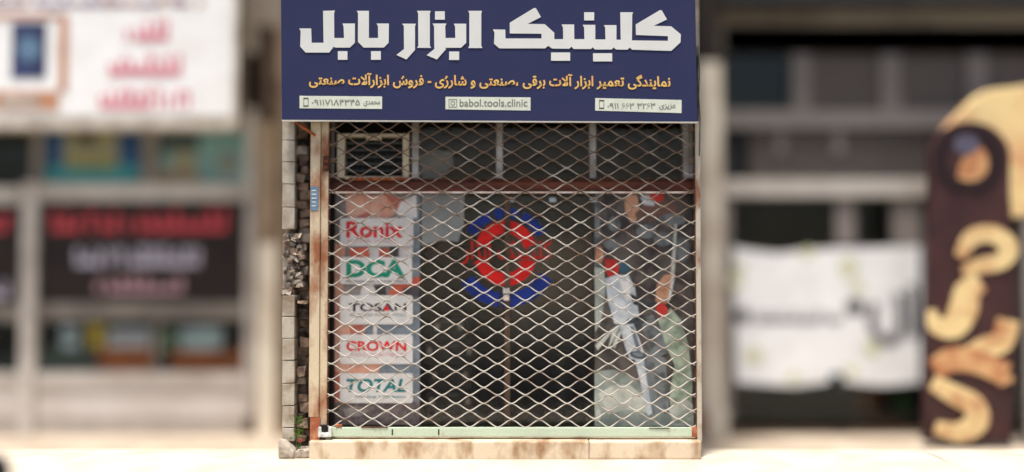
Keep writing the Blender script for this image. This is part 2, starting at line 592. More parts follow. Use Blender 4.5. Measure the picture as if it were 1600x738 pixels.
# shop sign -----------------------------------------------------------------
SY = -.12
sg = thing('shop_sign', 'wide navy blue shop sign with large white and small gold Persian lettering', 'sign', (0, 0, ZS))
pn = MB()
pts = [(438.5, -46), (1085.5, -46), (1090, 190.2), (440, 187.2)]
pn.ppoly(pts, SY, SY + .06, 'navy')
pn.build('panel', sg, .004)
MB().ppoly([(440, 187.3), (1090, 190.3), (1090, 191.8), (440, 188.9)], SY + .002, SY + .05, 'sign_white').build('edge_strip', sg)
K = 6.711
def cv(pts, off):
    return [(off + a / K, b / K) for a, b in pts]
LT = SY - .004
words = MB()
for pts, off in (
    ([(185,300),(310,300),(315,450),(440,450),(435,115),(560,112),(550,135),(552,400),(655,400),(650,280),(638,248),(768,248),(768,450),(715,500),(560,500),(547,489),(500,552),(250,552),(195,490),(200,330)], 440),
    ([(788,115),(915,115),(915,400),(1012,400),(1010,275),(995,248),(1125,248),(1122,450),(1072,500),(860,500),(800,440),(802,140)], 440),
    ([(190,250),(335,250),(325,275),(325,525),(235,625),(130,578),(210,515),(208,275)], 600),
    ([(345,115),(490,115),(480,140),(480,480),(495,503),(348,503),(360,480),(358,140)], 600),
    ([(510,248),(655,248),(642,275),(645,400),(748,400),(745,280),(732,250),(862,250),(862,450),(808,502),(640,502),(652,515),(555,625),(447,580),(528,515),(525,280)], 600),
    ([(882,115),(1028,115),(1020,140),(1020,480),(1032,505),(885,505),(895,480),(895,140)], 600),
    ([(68,310),(198,312),(200,405),(578,405),(578,355),(245,352),(245,240),(500,85),(520,88),(572,180),(432,252),(612,255),(712,345),(712,412),(805,412),(803,290),(788,258),(920,258),(922,412),(1028,412),(1025,290),(1010,262),(1142,262),(1142,415)]
     + [(a + 1073.8, b) for a, b in [(175,415),(172,290),(158,265),(290,265),(290,418),(335,418),(330,130),(465,130),(455,155),(452,425),(830,430),(830,380),(495,368),(492,258),(745,108),(765,110),(820,205),(680,272),(865,278),(965,362),(962,445),(865,535),(455,522),(430,500),(405,522),(285,520),(262,498),(240,520),(65,520),(42,498)]]
     + [(1095,515),(915,515),(893,490),(870,512),(690,510),(650,482),(615,508),(135,508),(80,460),(85,345)], 760)):
    words.ppoly(cv(pts, off), LT, SY - .0005, 'sign_white')
for (a, b, c, d), off in (((590,538,690,628),440), ((938,538,1040,628),440), ((535,120,637,207),600), ((683,542,788,630),600),
                          ((1025,130,1130,215),760), ((678,552,878,638),760), ((45,560,245,645),920)):
    words.ppoly(cv([(a,b),(c,b),(c,d),(a,d)], off), LT, SY - .0005, 'sign_white')
words.build('lettering', sg)
TAG = 'نمایندگی تعمیر ابزار آلات برقی ،صنعتی و شارژی - فروش ابزارآلات صنعتی'
text('tagline_edge', sg, TAG, (482.4, 113.4, 1048, 138), SY - .0012, 'gold_edge', .036, True, 3.2)
text('tagline', sg, TAG, (483, 113.8, 1047.4, 137.4), SY - .003, 'gold', .02, True, 3.2)
for (a, b, c, d, t, nm) in ((468, 150, 597, 170.5, '۰۹۱۱۷۱۸۴۳۴۵', 'محمدی'), (930, 153.5, 1065, 177, '۰۹۱۱ ۶۶۳ ۳۲۶۳', 'عزیزی')):
    lb = MB().ppoly([(a, b), (c, b + (3 if a > 900 else 1)), (c, d), (a, d - (4 if a > 900 else 1))], SY - .002, SY - .0003, 'label_white').build('phone_label', sg, .0006)
    e = 2 if a > 900 else 0
    text('phone_number', lb, t, (a + 19, b + 5 + e, a + 94, b + 15 + e), SY - .0032, 'grey_ink', .012)
    text('phone_name', lb, nm, (a + 100, b + 7 + e, a + 126, b + 16 + e), SY - .0032, 'grey_ink', .012, True)
    ic = MB()
    for q in ((a + 6, b + 3, a + 14, b + 4.6), (a + 6, b + 15, a + 14, b + 16.6)):
        ic.ppoly([(q[0], q[1]), (q[2], q[1]), (q[2], q[3]), (q[0], q[3])], SY - .0032, SY - .002, 'ink')
    for q in ((a + 6, b + 4.8, a + 7, b + 14.8), (a + 13, b + 4.8, a + 14, b + 14.8)):
        ic.ppoly([(q[0], q[1]), (q[2], q[1]), (q[2], q[3]), (q[0], q[3])], SY - .0032, SY - .002, 'grey_ink')
    ic.build('phone_icon', lb)
lb = MB().ppoly([(696, 151.5), (829, 152.5), (829, 173), (696, 171)], SY - .002, SY - .0003, 'label_white').build('account_label', sg, .0006)
text('account_name', lb, 'babol.tools.clinic', (718, 155, 824, 167), SY - .0032, 'grey_ink', .012)
ic = MB()
cx, cz = P(707.5, 161.5, SY)
u = P(708.5, 161.5, SY)[0] - cx
ic.ring(cx, cz, 2.6 * u, 3.6 * u, 0, 2 * math.pi, SY - .0032, SY - .002, 'grey_ink', 20)
for q in (((-6.5, -6.5), (6.5, -5.5)), ((-6.5, 5.5), (6.5, 6.5)), ((-6.5, -5.4), (-5.5, 5.4)), ((5.5, -5.4), (6.5, 5.4))):
    (a, b), (c, d) = q
    ic.poly([(cx + a * u, cz + b * u), (cx + c * u, cz + b * u), (cx + c * u, cz + d * u), (cx + a * u, cz + d * u)], SY - .0032, SY - .002, 'grey_ink')
ic.build('account_icon', lb)

# lattice grille -------------------------------------------------------------
gr = thing('lattice_grille', 'closed cream diamond lattice security grille across the shop front', 'security grille', (0, 0, Z(684)))
PIT = abs(X(843.2) - X(800))
ROW = (Z(420) - Z(444.5)) / 2
zb = Z(667.4)
xa, xb = X(512.5), X(1088)
ph0 = X(690.6, 0, 667)
lw = MB()
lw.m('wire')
nrow = int((Z(150) - zb) / ROW) + 1
for k in range(nrow):
    zc = zb + ROW * (k + .5)
    par = k % 2
    amp = ROW / 2 * random.uniform(.94, 1.06)
    dz = random.uniform(-.0012, .0012)
    fr = [random.uniform(-.0022, .0022) for _ in range(5)]
    n = 300
    b = len(lw.v)
    pts = []
    for i in range(n + 1):
        xx = xa + (xb - xa) * i / n
        t = (xx - ph0) / PIT * 2 * math.pi
        s = math.cos(t) * (-1 if par == 0 else 1)
        tri = math.asin(max(-1, min(1, s * .985))) / (math.pi / 2)
        zz = zc + amp * (.55 * s + .45 * tri) + dz + sum(fr[q] * math.sin((q + 1) * i / n * 3.1 + q) for q in range(5)) * .5
        yy = .004 * math.cos(t) * (1 if par else -1) + .003 * math.sin(i / n * 9 + k)
        pts.append((xx, yy, zz))
    hw, hd = .0039, .0036
    for i, (x, y, z) in enumerate(pts):
        a_, c_ = pts[max(i - 1, 0)], pts[min(i + 1, n)]
        tx, tz = c_[0] - a_[0], c_[2] - a_[2]
        L = math.hypot(tx, tz)
        nx, nz = -tz / L, tx / L
        for (p, q) in ((-1, -.45), (-.45, -1), (.45, -1), (1, -.45), (1, 1), (-1, 1)):
            lw.v.append((x + nx * hw * p, y + hd * q, z + nz * hw * p))
    for i in range(n):
        for s in range(6):
            s2 = (s + 1) % 6
            lw.f.append((b + i * 6 + s, b + i * 6 + s2, b + (i + 1) * 6 + s2, b + (i + 1) * 6 + s))
            lw.mi.append(0)
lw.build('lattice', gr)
MB().pbox(513, 668.5, 1091, 682.5, -.014, .03, 'pale_green').build('bottom_rail', gr, .003)
MB().pbox(519, 299.4, 1087, 302.2, .012, .03, 'pink_white').build('middle_rail', gr, .001)
for q in ((564, 667.4, 606, 668.9, 'dark_rust'), (1014, 669, 1046, 670, 'dark_rust'), (1081, 667, 1092, 683.4, 'post_rust'), (524, 663.5, 534, 668, 'post_rust')):
    MB().pbox(*q[:4], -.018, -.0005, q[4], .0015).build('rust_patch', gr, .001)
for px in (612, 684.5):
    MB().pbox(px, 671, px + 2, 680, -.0165, -.0145, 'black').build('rail_slot', gr)
lp = MB()
lp.pbox(484, 150, 499.5, 652, -.035, .04, 'post_cream')
lp.pbox(484.4, 652.2, 500, 689, -.034, .04, 'post_rust')
lp.pbox(500.4, 150, 512, 668, -.018, .04, 'post_cream', yr=-.02)
lp.pbox(499.4, 150, 500.6, 668, -.004, .03, 'dark_rust')
lp.build('jamb', gr, .004)
ch = MB()
ch.pbox(512.2, 150, 514.6, 668, .004, .05, 'dark_rust')
ch.pbox(514.8, 300, 521.5, 668, .04, .06, 'black_gap')
ch.build('guide_channel', gr)
hg = MB()
hg.pbox(505, 244, 514, 268, -.03, .0, 'dark_rust', .002)
hg.pbox(507, 250, 512, 254, -.036, -.03, 'rust')
hg.pbox(507, 260, 512, 263, -.036, -.03, 'rust')
hg.build('hinge', gr, .002)
rp = MB()
rp.pbox(1088.2, 190, 1095.5, 690, -.03, .05, 'post_right')
rp.pbox(1085.5, 192, 1088, 668, -.006, .04, 'dark_rust')
rp.build('jamb', gr, .004)
# lock bracket
lk = MB()
lk.pbox(497, 668, 501.8, 683.5, -.06, -.02, 'lock_white')
lk.pbox(513, 668, 517.5, 683.5, -.06, -.02, 'lock_white')
lk.pbox(501.8, 676.5, 513, 683.5, -.059, -.02, 'lock_white')
lk.pbox(505, 668, 509, 676, -.055, -.03, 'black')
lk.pbox(504, 684, 508, 693, -.05, -.03, 'black')
lk.pbox(501, 664, 511, 668, -.05, -.03, 'black')
lk.build('lock_bracket', gr, .003)

tag(MB().tube([(X(455, -.03), -.03, Z(186, -.03)), (X(474, -.04), -.045, Z(200, -.04)), (X(491, -.045), -.045, Z(212, -.045))], [.011, .011, .009], 'rust').build('sign_bracket', None, 0, True),
    'rusty orange bracket bar running from the post up under the navy sign', 'bracket')
tag(MB().tube([(X(1092.5), -.03, 2.9), (X(1093.5), -.045, 2.55), (X(1091.8), -.05, 2.4), (X(1094), -.04, 2.25), (X(1092.5), -.035, 2.0)], .004, 'ac_slat', 6).build('cable', None, 0, True),
    'thin grey cable hanging down the wall edge right of the navy sign', 'cable')
sk = MB().pbox(485.4, 292, 497.5, 329, -.0378, -.036, 'sticker_blue')
for q in range(5):
    sk.pbox(487, 297 + q * 6, 487 + random.uniform(6, 9), 298.6 + q * 6, -.0386, -.0379, 'label_white')
tag(sk.build('sticker'), 'small faded blue sticker on the cream left post', 'sticker')
tag(MB().pbox(478, 274, 485, 281, -.02, .05, 'black').build('door_stop', None, .003), 'small black stub beside the cream post above the blue sticker', 'metal stub')

# shopfront behind the grille -----------------------------------------------
GY = .14
sf = thing('glass_shopfront', 'glazed shopfront with brown transom behind the lattice grille', 'shopfront', (0, GY, .14))
MB().pbox(513, 283, 1090, 299, .085, .2, 'transom', yr=.09).build('transom', sf, .004)
MB().pbox(513, 279.6, 1090, 282.8, .075, .2, 'dark_rust', yr=.09).build('transom_cap', sf, .002)
for a, b in ((644, 654.5), (775.5, 785.5), (921, 931), (1067, 1082)):
    mu = MB().pbox(a, 120, b, 279, .09, .16, 'mullion', yr=.1).build('mullion', sf, .003)
MB().pbox(1076, 120, 1078, 279, .086, .0895, 'nb_alu_dark').build('mullion_groove', sf)
MB().pbox(518, 120, 523, 279, .09, .16, 'nb_alu_dark', yr=.1).build('mullion', sf, .003)
for a, b in ((655, 775), (786, 920.5), (931.5, 1066.5)):
    MB().pbox(a, 120, b, 279.4, .13, .134, 'glass_upper', yr=.13).build('upper_pane', sf)
MB().pbox(522, 300, 788, 668, GY, GY + .006, 'glass', yr=GY).build('pane', sf)
MB().pbox(931, 300, 1088, 668, GY, GY + .006, 'glass', yr=GY).build('pane', sf)
dr = MB().pbox(797.5, 300, 927, 668, GY, GY + .006, 'glass', yr=GY).build('door', sf)
MB().pbox(788.2, 305, 797, 664, GY - .015, GY + .03, 'nb_brown_pipe', yr=GY - .015).build('door_stile', dr, .002)
hd = MB()
hd.pbox(786, 451, 796, 459, GY - .04, GY - .016, 'lock_white', yr=GY - .04)
hd.pbox(786.5, 461.5, 795.5, 470, GY - .035, GY - .016, 'pink_white', yr=GY - .04)
hd.build('lock', dr, .003)
for a in (793, 858, 922):
    MB().pbox(a, 309, a + 11, 316, GY - .012, GY - .001, 'steel', yr=GY - .012).build('glass_clip', dr, .002)
# round emblem on the door glass
EY = GY - .003
ex, ez = P(790, 396, EY)
u = P(791, 396, EY)[0] - ex
em = MB()
em.ring(ex, ez, 30 * u, 49 * u, R(16), R(164), EY, EY + .0015, 'red_bright', 30, 1.04)
em.build('red_ring', sf)
em = MB()
em.ring(ex, ez, 30 * u, 49 * u, R(196), R(344), EY, EY + .0015, 'red_bright', 30, 1.04)
em.build('red_ring', sf)
bl, bl2 = MB(), MB()
for a0, a1 in ((214, 262), (266, 330), (28, 66), (72, 106), (112, 150)):
    (bl2 if a0 > 180 else bl).ring(ex, ez, (62 if a0 > 180 else 55) * u, (84 if a0 > 180 else 71) * u, R(a0), R(a1), EY, EY + .0015, 'blue', 14)
bl.build('blue_arc', sf)
bl2.build('blue_arc', sf)
text('emblem_lettering', sf, 'کلینیک ابزار', (722, 376, 862, 414), EY - .001, 'red_bright', .006, True)

# window air conditioner ------------------------------------------------------
ac = thing('air_conditioner', 'cream framed window air conditioner in the top left pane', 'air conditioner', (X(583), .1, Z(281)))
AY = .07
fm = MB()
fm.pbox(526.5, 209, 538.5, 278, AY, AY + .2, 'ac_frame')
fm.pbox(629, 209, 639, 278, AY, AY + .2, 'ac_frame')
fm.pbox(538.8, 209, 628.7, 214, AY, AY + .2, 'ac_frame')
fm.pbox(538.8, 275.5, 628.7, 280, AY + .002, AY + .2, 'ac_frame')
fm.build('frame', ac, .003)
MB().pbox(538, 213, 630, 277, AY + .1, AY + .22, 'ac_dark', yr=AY).build('casing', ac)
sl_ = MB()
for q in range(6):
    sl_.pbox(538.6, 222 + q * 11, 629, 223.8 + q * 11, AY + .03, AY + .09, 'ac_slat', yr=AY)
for q in range(9):
    sl_.pbox(545 + q * 9.5, 215, 546.2 + q * 9.5, 275, AY + .095, AY + .1, 'ac_slat', yr=AY)
sl_.build('louvre', ac)
MB().pbox(572, 211, 596, 219, AY - .02, AY - .001, 'ac_frame').pbox(580, 212, 586, 215, AY - .026, AY - .02, 'rust').build('latch', ac, .002)
MB().pbox(545, 277.5, 640, 282.2, AY - .02, AY - .001, 'rust').build('sill', ac, .002)
tag(MB().box(X(523), X(643.5), .2, .21, Z(279), Z(120), 'black_gap').build('backing_board'), 'dark board closing the pane behind the air conditioner', 'board')

# stickers on the left pane ----------------------------------------------------
def prints(name, label, cat, base, layers, Y, back=.0015):
    t = MB()
    t.pbox(*base[:4], Y, Y + back, base[4])
    for i, (pts, k) in enumerate(layers):
        t.ppoly(pts, Y - .0004 - .00025 * (i + 1), Y - .0001 * (i / 40), k)
    return tag(t.build(name), label, cat)

def ell(cx, cy, rx, ry, n=18, a=0):
    return [(cx + rx * math.cos(t) * math.cos(a) - ry * math.sin(t) * math.sin(a), cy + rx * math.cos(t) * math.sin(a) + ry * math.sin(t) * math.cos(a)) for t in (2 * math.pi * i / n for i in range(n))]
def rc(a, b, c, d):
    return [(a, b), (c, b), (c, d), (a, d)]
VY = GY - .008
prints('window_poster', 'tall photo print of hands and tools on the left glass pane behind the brand cards', 'poster',
       (523, 303, 656, 664, 'print_grey'), [
    (rc(646, 303, 656, 664), 'print_bluegrey'),
    ([(523, 380), (540, 384), (536, 450), (545, 560), (536, 640), (523, 645)], 'print_skin'),
    ([(540, 304), (578, 304), (577, 336), (566, 352), (546, 352), (541, 330)], 'print_skin'),
    ([(578, 306), (612, 304), (622, 320), (612, 340), (590, 350), (578, 338)], 'print_skin'),
    ([(560, 337), (577, 330), (578, 338), (566, 348), (552, 350)], 'print_skin_deep'),
    ([(600, 304), (628, 310), (634, 324), (622, 330), (612, 318)], 'print_skin_deep'),
    ([(626, 316), (650, 304), (652, 340), (634, 342), (618, 334)], 'print_white'),
    ([(545, 390), (575, 386), (578, 402), (548, 402)], 'print_orange'),
    ([(592, 390), (606, 388), (608, 402), (594, 402)], 'print_orange'),
    ([(576, 386), (592, 386), (592, 402), (578, 402)], 'print_white'),
    ([(624, 386), (645, 386), (645, 402), (624, 402)], 'print_white'),
    ([(608, 386), (622, 386), (622, 402), (610, 402)], 'print_dark'),
    ([(606, 462), (616, 442), (656, 432), (656, 446), (630, 450), (626, 465)], 'print_orange'),
    ([(630, 452), (656, 446), (656, 465), (628, 465)], 'print_dark'),
    ([(566, 446), (582, 444), (590, 456), (580, 465), (562, 462)], 'print_white'),
    ([(584, 448), (602, 446), (604, 462), (592, 465)], 'print_dark'),
    ([(524, 505), (572, 508), (568, 525), (530, 528)], 'print_skin'),
    ([(545, 510), (570, 508), (568, 524), (548, 526)], 'print_skin_deep'),
    ([(572, 508), (646, 506), (646, 525), (570, 525)], 'print_bluegrey'),
    ([(583, 505), (589, 505), (589, 526), (583, 526)], 'print_white'),
    ([(524, 568), (596, 568), (590, 586), (526, 590)], 'print_skin'),
    ([(596, 568), (646, 568), (646, 586), (592, 586)], 'print_bluegrey'),
    (rc(523, 628, 656, 664), 'print_floor'),
    ([(536, 640), (560, 634), (580, 642), (562, 650), (540, 652)], 'print_grey'),
    ([(523, 580), (534, 584), (536, 626), (523, 630)], 'print_skin_deep'),
], VY)
LY = VY - .012
def card(label, r, body, tr, k, bold, sub, sr, sk, shear=0.0):
    a, b, c, d = r
    q = 4
    t = MB().ppoly([(a + q, b), (c - q, b), (c - 1, b + 1), (c, b + q), (c, d - q), (c - 1, d - 1), (c - q, d), (a + q, d), (a + 1, d - 1), (a, d - q), (a, b + q), (a + 1, b + 1)], LY, LY + .002, 'card').build('brand_card')
    tag(t, label, 'card', 'white brand cards on the left pane')
    text('brand_lettering', t, body, tr, LY - .0012, k, bold, shear=shear)
    if sub:
        text('brand_subline', t, sub, sr, LY - .0012, sk, .004)
    return t
card('topmost white card on the left pane, with red lower case lettering', (531, 341, 646, 385), 'Ronix', (541, 346, 630, 372), 'red', .03, 'POWER TOOLS', (543, 375, 618, 379), 'pink_ink')
card('white card on the left pane with thick green capital lettering', (531, 402, 644, 444), 'DCA', (541, 406, 633, 434), 'green_ink', .045, 'PROFESSIONAL POWER TOOLS', (541, 438, 636, 442), 'ink')
t = card('white card on the left pane with black lettering and a red triangle', (531, 461.5, 645, 507), 'TOSAN', (545, 474, 635, 487), 'ink', .025, 'ADVANCED POWER TOOLS', (546, 490, 634, 494.5), 'grey_ink')
MB().ppoly([(604, 476), (609.5, 485.6), (598.5, 485.6)], LY - .0022, LY, 'red').build('red_triangle', t)
card('white card on the left pane with red capital lettering', (531, 523, 645, 569), 'CROWN', (541, 533, 635, 549), 'red_bright', .03, 'TOOLS FOR BETTER LIFE', (546, 552, 634, 557), 'pink_ink')
card('lowest white card on the left pane, with slanted teal capital lettering', (531, 583.5, 645, 630), 'TOTAL', (541, 592, 635, 613), 'teal_ink', .03, 'One-Stop Tools Station', (556, 618, 634, 623), 'teal_ink', .22)

# pale grey shapes just outside the glass, painting in a bright reflection
tag(MB().ppoly([(659, 304), (726, 304), (725, 350), (716, 378), (690, 376), (659, 384)], GY - .006, GY - .003, 'reflection_grey').build('reflection_patch'),
    'large pale grey painted reflection on the pane beside the top of the red emblem', 'painted reflection')
tag(MB().ppoly([(657, 245), (682, 234), (707, 238), (708, 258), (690, 279), (657, 279)], GY - .006, GY - .003, 'reflection_grey').build('reflection_patch'),
    'small pale grey painted reflection on the upper pane right of the air conditioner', 'painted reflection')
tag(MB().ppoly([(660, 388), (690, 379), (708, 382), (716, 394), (706, 402), (672, 404)], GY + .05, GY + .09, 'maroon').build('cloth_bag', None, .008),
    'dark maroon bag below the large pale painted reflection inside the glass', 'bag')

# right-hand poster
prints('window_poster', 'tall photo print of a worker with a demolition hammer on the right pane', 'poster',
       (928.5, 303, 1084, 666, 'art_back'), [
    ([(929, 303), (938, 303), (938, 420), (929, 420)], 'art_blob'),
    ([(950, 318), (962, 316), (966, 350), (954, 366), (948, 340)], 'print_dark'),
    (ell(1030, 328, 30, 16), 'art_brown'),
    ([(976, 312), (984, 303), (996, 306), (999, 326), (993, 350), (985, 347), (977, 330)], 'art_skin'),
    ([(1000, 308), (1010, 304), (1024, 308), (1022, 322), (1006, 320)], 'art_tool'),
    ([(1014, 303), (1036, 303), (1038, 312), (1026, 316), (1016, 310)], 'art_red'),
    (ell(1012, 336, 20, 10), 'art_brown'),
    (ell(1050, 344, 22, 10), 'art_blob'), (ell(960, 350, 10, 12), 'art_blob'), (ell(1010, 362, 16, 11), 'art_blob'),
    (ell(958, 382, 14, 9), 'art_blob'), (ell(1036, 374, 15, 11), 'art_blob'), (ell(1066, 390, 12, 20), 'art_blob'),
    ([(1054, 350), (1058, 350), (1054, 428), (1048, 428)], 'art_mist'),
    ([(931, 384), (940, 386), (945, 400), (938, 414), (930, 408)], 'art_skin'),
    ([(946, 404), (962, 406), (968, 416), (964, 432), (952, 436), (945, 420)], 'art_red'),
    ([(966, 410), (980, 412), (984, 424), (970, 428)], 'art_teal'),
    ([(929, 418), (944, 420), (946, 460), (940, 500), (930, 520)], 'art_fog'),
    # fog low down
    ([(929, 580), (960, 578), (990, 590), (1010, 610), (1022, 640), (1050, 650), (1084, 648), (1084, 666), (929, 666)], 'art_fog'),
    ([(934, 616), (958, 602), (984, 602), (1006, 620), (1012, 646), (980, 640), (950, 648)], 'art_mist'),
    ([(1006, 545), (1040, 560), (1046, 640), (1020, 648), (1008, 600)], 'art_blob'),
    # clothing of the worker
    ([(1028, 500), (1048, 482), (1064, 500), (1076, 540), (1082, 600), (1080, 660), (1052, 662), (1046, 620), (1054, 570), (1040, 540)], 'art_green'),
    ([(1044, 640), (1070, 622), (1082, 632), (1084, 652), (1052, 656)], 'art_mist'),
    ([(1000, 500), (1020, 492), (1034, 520), (1044, 552), (1020, 560), (1008, 530)], 'art_blob'),
    # hammer
    ([(945, 436), (962, 430), (982, 430), (992, 450), (1000, 500), (984, 508), (960, 506), (950, 470)], 'art_tool'),
    ([(968, 438), (982, 440), (988, 468), (978, 470)], 'print_white'),
    ([(984, 458), (1006, 470), (1022, 474), (1010, 482), (990, 476)], 'art_tool_dark'),
    ([(980, 500), (1004, 492), (1012, 500), (996, 512), (976, 510)], 'art_tool_dark'),
    ([(968, 508), (990, 506), (1006, 550), (1004, 562), (984, 562), (976, 540)], 'art_tool'),
    ([(984, 510), (990, 510), (1002, 548), (996, 552)], 'print_bluegrey'),
    (ell(997, 555, 13, 6, 16, .2), 'art_tool_dark'),
    (ell(997, 554, 9, 3.5, 16, .2), 'print_bluegrey'),
    ([(992, 562), (1006, 562), (1014, 600), (1020, 646), (1012, 650), (1002, 604)], 'art_tool'),
    ([(1006, 566), (1008, 566), (1018, 610), (1021, 644), (1019, 646)], 'print_bluegrey'),
    # hoses, grips
    ([(930, 540), (954, 516), (966, 508), (968, 512), (954, 540), (950, 546), (956, 520), (934, 548)], 'art_mist'),
    ([(958, 536), (968, 516), (974, 514), (960, 546)], 'art_mist'),
    # gripping hand
    ([(1024, 470), (1026, 446), (1038, 430), (1054, 428), (1050, 452), (1042, 474), (1030, 478)], 'art_skin'),
    ([(1050, 428), (1055, 430), (1048, 466), (1043, 474)], 'print_white'),
    ([(1024, 478), (1036, 472), (1044, 484), (1038, 498), (1028, 492)], 'art_red'),
    (ell(935, 648, 4, 9), 'art_mist'),
], VY, .0015)

# inside the dark room
dk = thing('desk', 'black desk with thin metal legs inside the shop behind the door glass', 'desk', (.3, 1.0, .13))
DY = .55
MB().pbox(700, 545, 925, 551, DY, DY + .5, 'desk').build('desk_top', dk, .004)
MB().pbox(705, 552, 790, 640, DY + .1, DY + .48, 'desk').build('drawer_cabinet', dk, .006)
for px in (794, 878, 920):
    xx = X(px, DY, 600)
    MB().box(xx - .012, xx + .012, DY + .03, DY + .055, .131, Z(552, DY), 'desk' if px != 878 else 'ac_slat').build('leg', dk)
t = thing('desk_lamp', 'small shiny metal lamp standing on the black desk behind the glass', 'lamp', (X(906, .7), .7, Z(545, DY)))
MB().tube([(X(893, 0.7), 0.7, Z(544.8, DY)), (X(897, 0.7), 0.7, Z(540, 0.7)), (X(911, 0.7), 0.7, Z(527, 0.7))], [.02, .012, .01], 'steel').build('arm', t, 0, True)
MB().tube([(X(909, 0.7), 0.7, Z(529, 0.7)), (X(915, 0.7), .68, Z(524, 0.7))], [.014, .03], 'steel', 12).build('lamp_shade', t, 0, True)
cb = thing('shelf_unit', 'grey open shelf unit against the back wall of the dark shop', 'shelf', (-.25, 2.2, .131))
BY = 2.05
for q in range(4):
    MB().pbox(655, 330 + q * 75, 790, 334 + q * 75, BY, BY + .33, 'room_wall').build('shelf', cb)
for px in (653, 790):
    MB().pbox(px, 320, px + 4, 610, BY - .01, BY + .33, 'room_wall').build('upright', cb)
i = 0
for q, row in enumerate(((662, 700, 742), (660, 690, 735), (664, 712, 750))):
    for w_, px in zip((30, 34, 28), row):
        i += 1
        hh = (38, 46, 30)[(q + i) % 3]
        tag(MB().pbox(px, 405 - hh + q * 75, px + w_, 404.6 + q * 75, BY + .03, BY + .28, ('print_dark', 'room_wall', 'maroon')[i % 3], yr=BY).build('storage_box', None, .004),
            '%s box, %s of three on the %s shelf at the back of the shop' % (('dark grey', 'grey', 'maroon')[i % 3], ('left', 'middle', 'right')[row.index(px)], ('second', 'third', 'lowest')[q]), 'box', 'boxes on the back shelves')
tag(MB().pbox(800, 372, 926, 535, 1.1, 1.13, 'room_wall', yr=1.1).build('partition', None, .004), 'grey brown partition standing behind the desk inside the shop', 'partition')
CSY = .3
for q, (a, b, c, d, w_) in enumerate(((664, 612, 742, 650, 'lowest'), (668, 572, 738, 611, 'third'), (660, 534, 744, 571, 'second'), (672, 496, 730, 533, 'topmost'))):
    cs = MB().pbox(a, b, c, d, CSY, CSY + .3, 'case_black', .003).build('tool_case', None, .012)
    tag(cs, '%s black tool case of the stack behind the glass right of the brand cards' % w_, 'tool case', 'stacked black tool cases')
    MB().pbox((a + c) / 2 - 14, b + 4, (a + c) / 2 + 14, b + 8, CSY - .02, CSY - .003, 'ac_slat').build('handle', cs, .004)
    for e in (a + 8, c - 14):
        MB().pbox(e, b + 10, e + 6, b + 20, CSY - .012, CSY - .003, 'mullion').build('latch', cs, .002)
tag(MB().pbox(655, 650.8, 752, 684, CSY - .02, CSY + .34, 'case_black').build('plinth_box', None, .006), 'low dark crate under the stack of black tool cases', 'crate')
tag(MB().pbox(832, 345, 926, 420, 2.36, 2.395, 'print_grey', yr=2.2).build('notice_board', None, .004), 'pale grey board on the back wall seen right of the red emblem', 'board')

# weed and litter at the foot of the post
wdp = thing('weed', 'small green weed growing at the foot of the rusty left post', 'weed', (X(470), .0, .02))
lf = MB()
for i in range(60):
    px, py = random.gauss(468, 5), random.uniform(650, 684)
    px = min(max(px, 459), 480)
    x, z = P(px, py, .0)
    a = random.uniform(0, 6.28)
    s = random.uniform(.012, .026)
    y = random.uniform(-.05, .03)
    dx, dz = math.cos(a) * s, abs(math.sin(a)) * s * .8
    b = len(lf.v)
    lf.v += [(x, y, z), (x + dx * .5 - dz * .35, y - .01, z + dz * .5 + dx * .3), (x + dx, y - .016, z + dz), (x + dx * .5 + dz * .35, y - .004, z + dz * .5 - dx * .3)]
    lf.f.append((b, b + 1, b + 2, b + 3))
    lf.mi.append(lf.m('leaf'))
lf.build('leaves', wdp)
sm = MB()
for dx in (-.015, .004, .02):
    sm.tube([(X(469) + dx * .3, -.01, .03), (X(469) + dx, -.02, .12), (X(468) + dx * 2, -.02, .2)], [.003, .002, .001], 'leaf', 5)
sm.build('stem', wdp)
MB().box(X(462), X(484), -.06, .14, 0, .04, 'rubble', .01).build('soil', wdp, .01)
tag(MB().ppoly([(465, 688), (469, 685.5), (473, 688), (471, 692), (467, 692)], -.085, -.07, 'red_litter').build('litter', None, .004), 'crumpled red scrap lying below the green weed', 'litter')
tag(MB().poly([(X(441), 0.002), (X(466), .002), (X(466), .05), (X(450), .115), (X(441), .125)], -.09, .13, 'rubble').box(X(466.5), X(488.6), -.07, .13, 0, .055, 'rubble', .008).build('concrete_wedge', None, .012),
    'sloping grey concrete wedge under the tile pilaster beside the step', 'concrete wedge')

# ================================================================== LEFT NEIGHBOUR
zg = 0.0
lh = thing('shop_building', 'pale fronted neighbour shop on the left with aluminium windows', 'shop', (X(150, NB), NB, 0))
ww = MB()
XA, XB = X(-420, NB), X(446, NB)
ww.box(XA, XB - .001, NB + .02, NB + 4, 2.95, 4.6, 'wall_block')
ww.box(XA, XB, NB + 3.8, NB + 4, 0, 2.949, 'wall_block')
ww.box(XA, XA + .2, NB + .05, NB + 3.8, 0, 2.949, 'wall_block')
ww.box(XB - .25, XB, NB + .3, NB + 3.8, 0, 2.949, 'wall_block')
ww.build('wall', lh)
MB().box(XA - .1, XB + .02, NB - .1, NB + 4.1, 4.602, 4.72, 'wall_block').build('roof', lh)
cl = MB()  # upper column browner and darker: its shade is put into the colours
cl.pbox(401, 380, 431, 684, NB - .1, NB + .3, 'nr_pillar')
cl.pbox(401, 190, 431, 379.6, NB - .1, NB + .3, 'nb_column')
cl.pbox(401, 40, 412, 189.6, NB - .08, NB + .3, 'nb_recess')
cl.pbox(412.4, 40, 431, 189.6, NB - .06, NB + .3, 'nb_brown_pipe')
cl.pbox(431.5, 40, 452, 684, NB - .04, NB + .3, 'nb_column')
cl.pbox(432.5, 120, 437, 560, NB - .06, NB - .042, 'nb_brown_pipe')
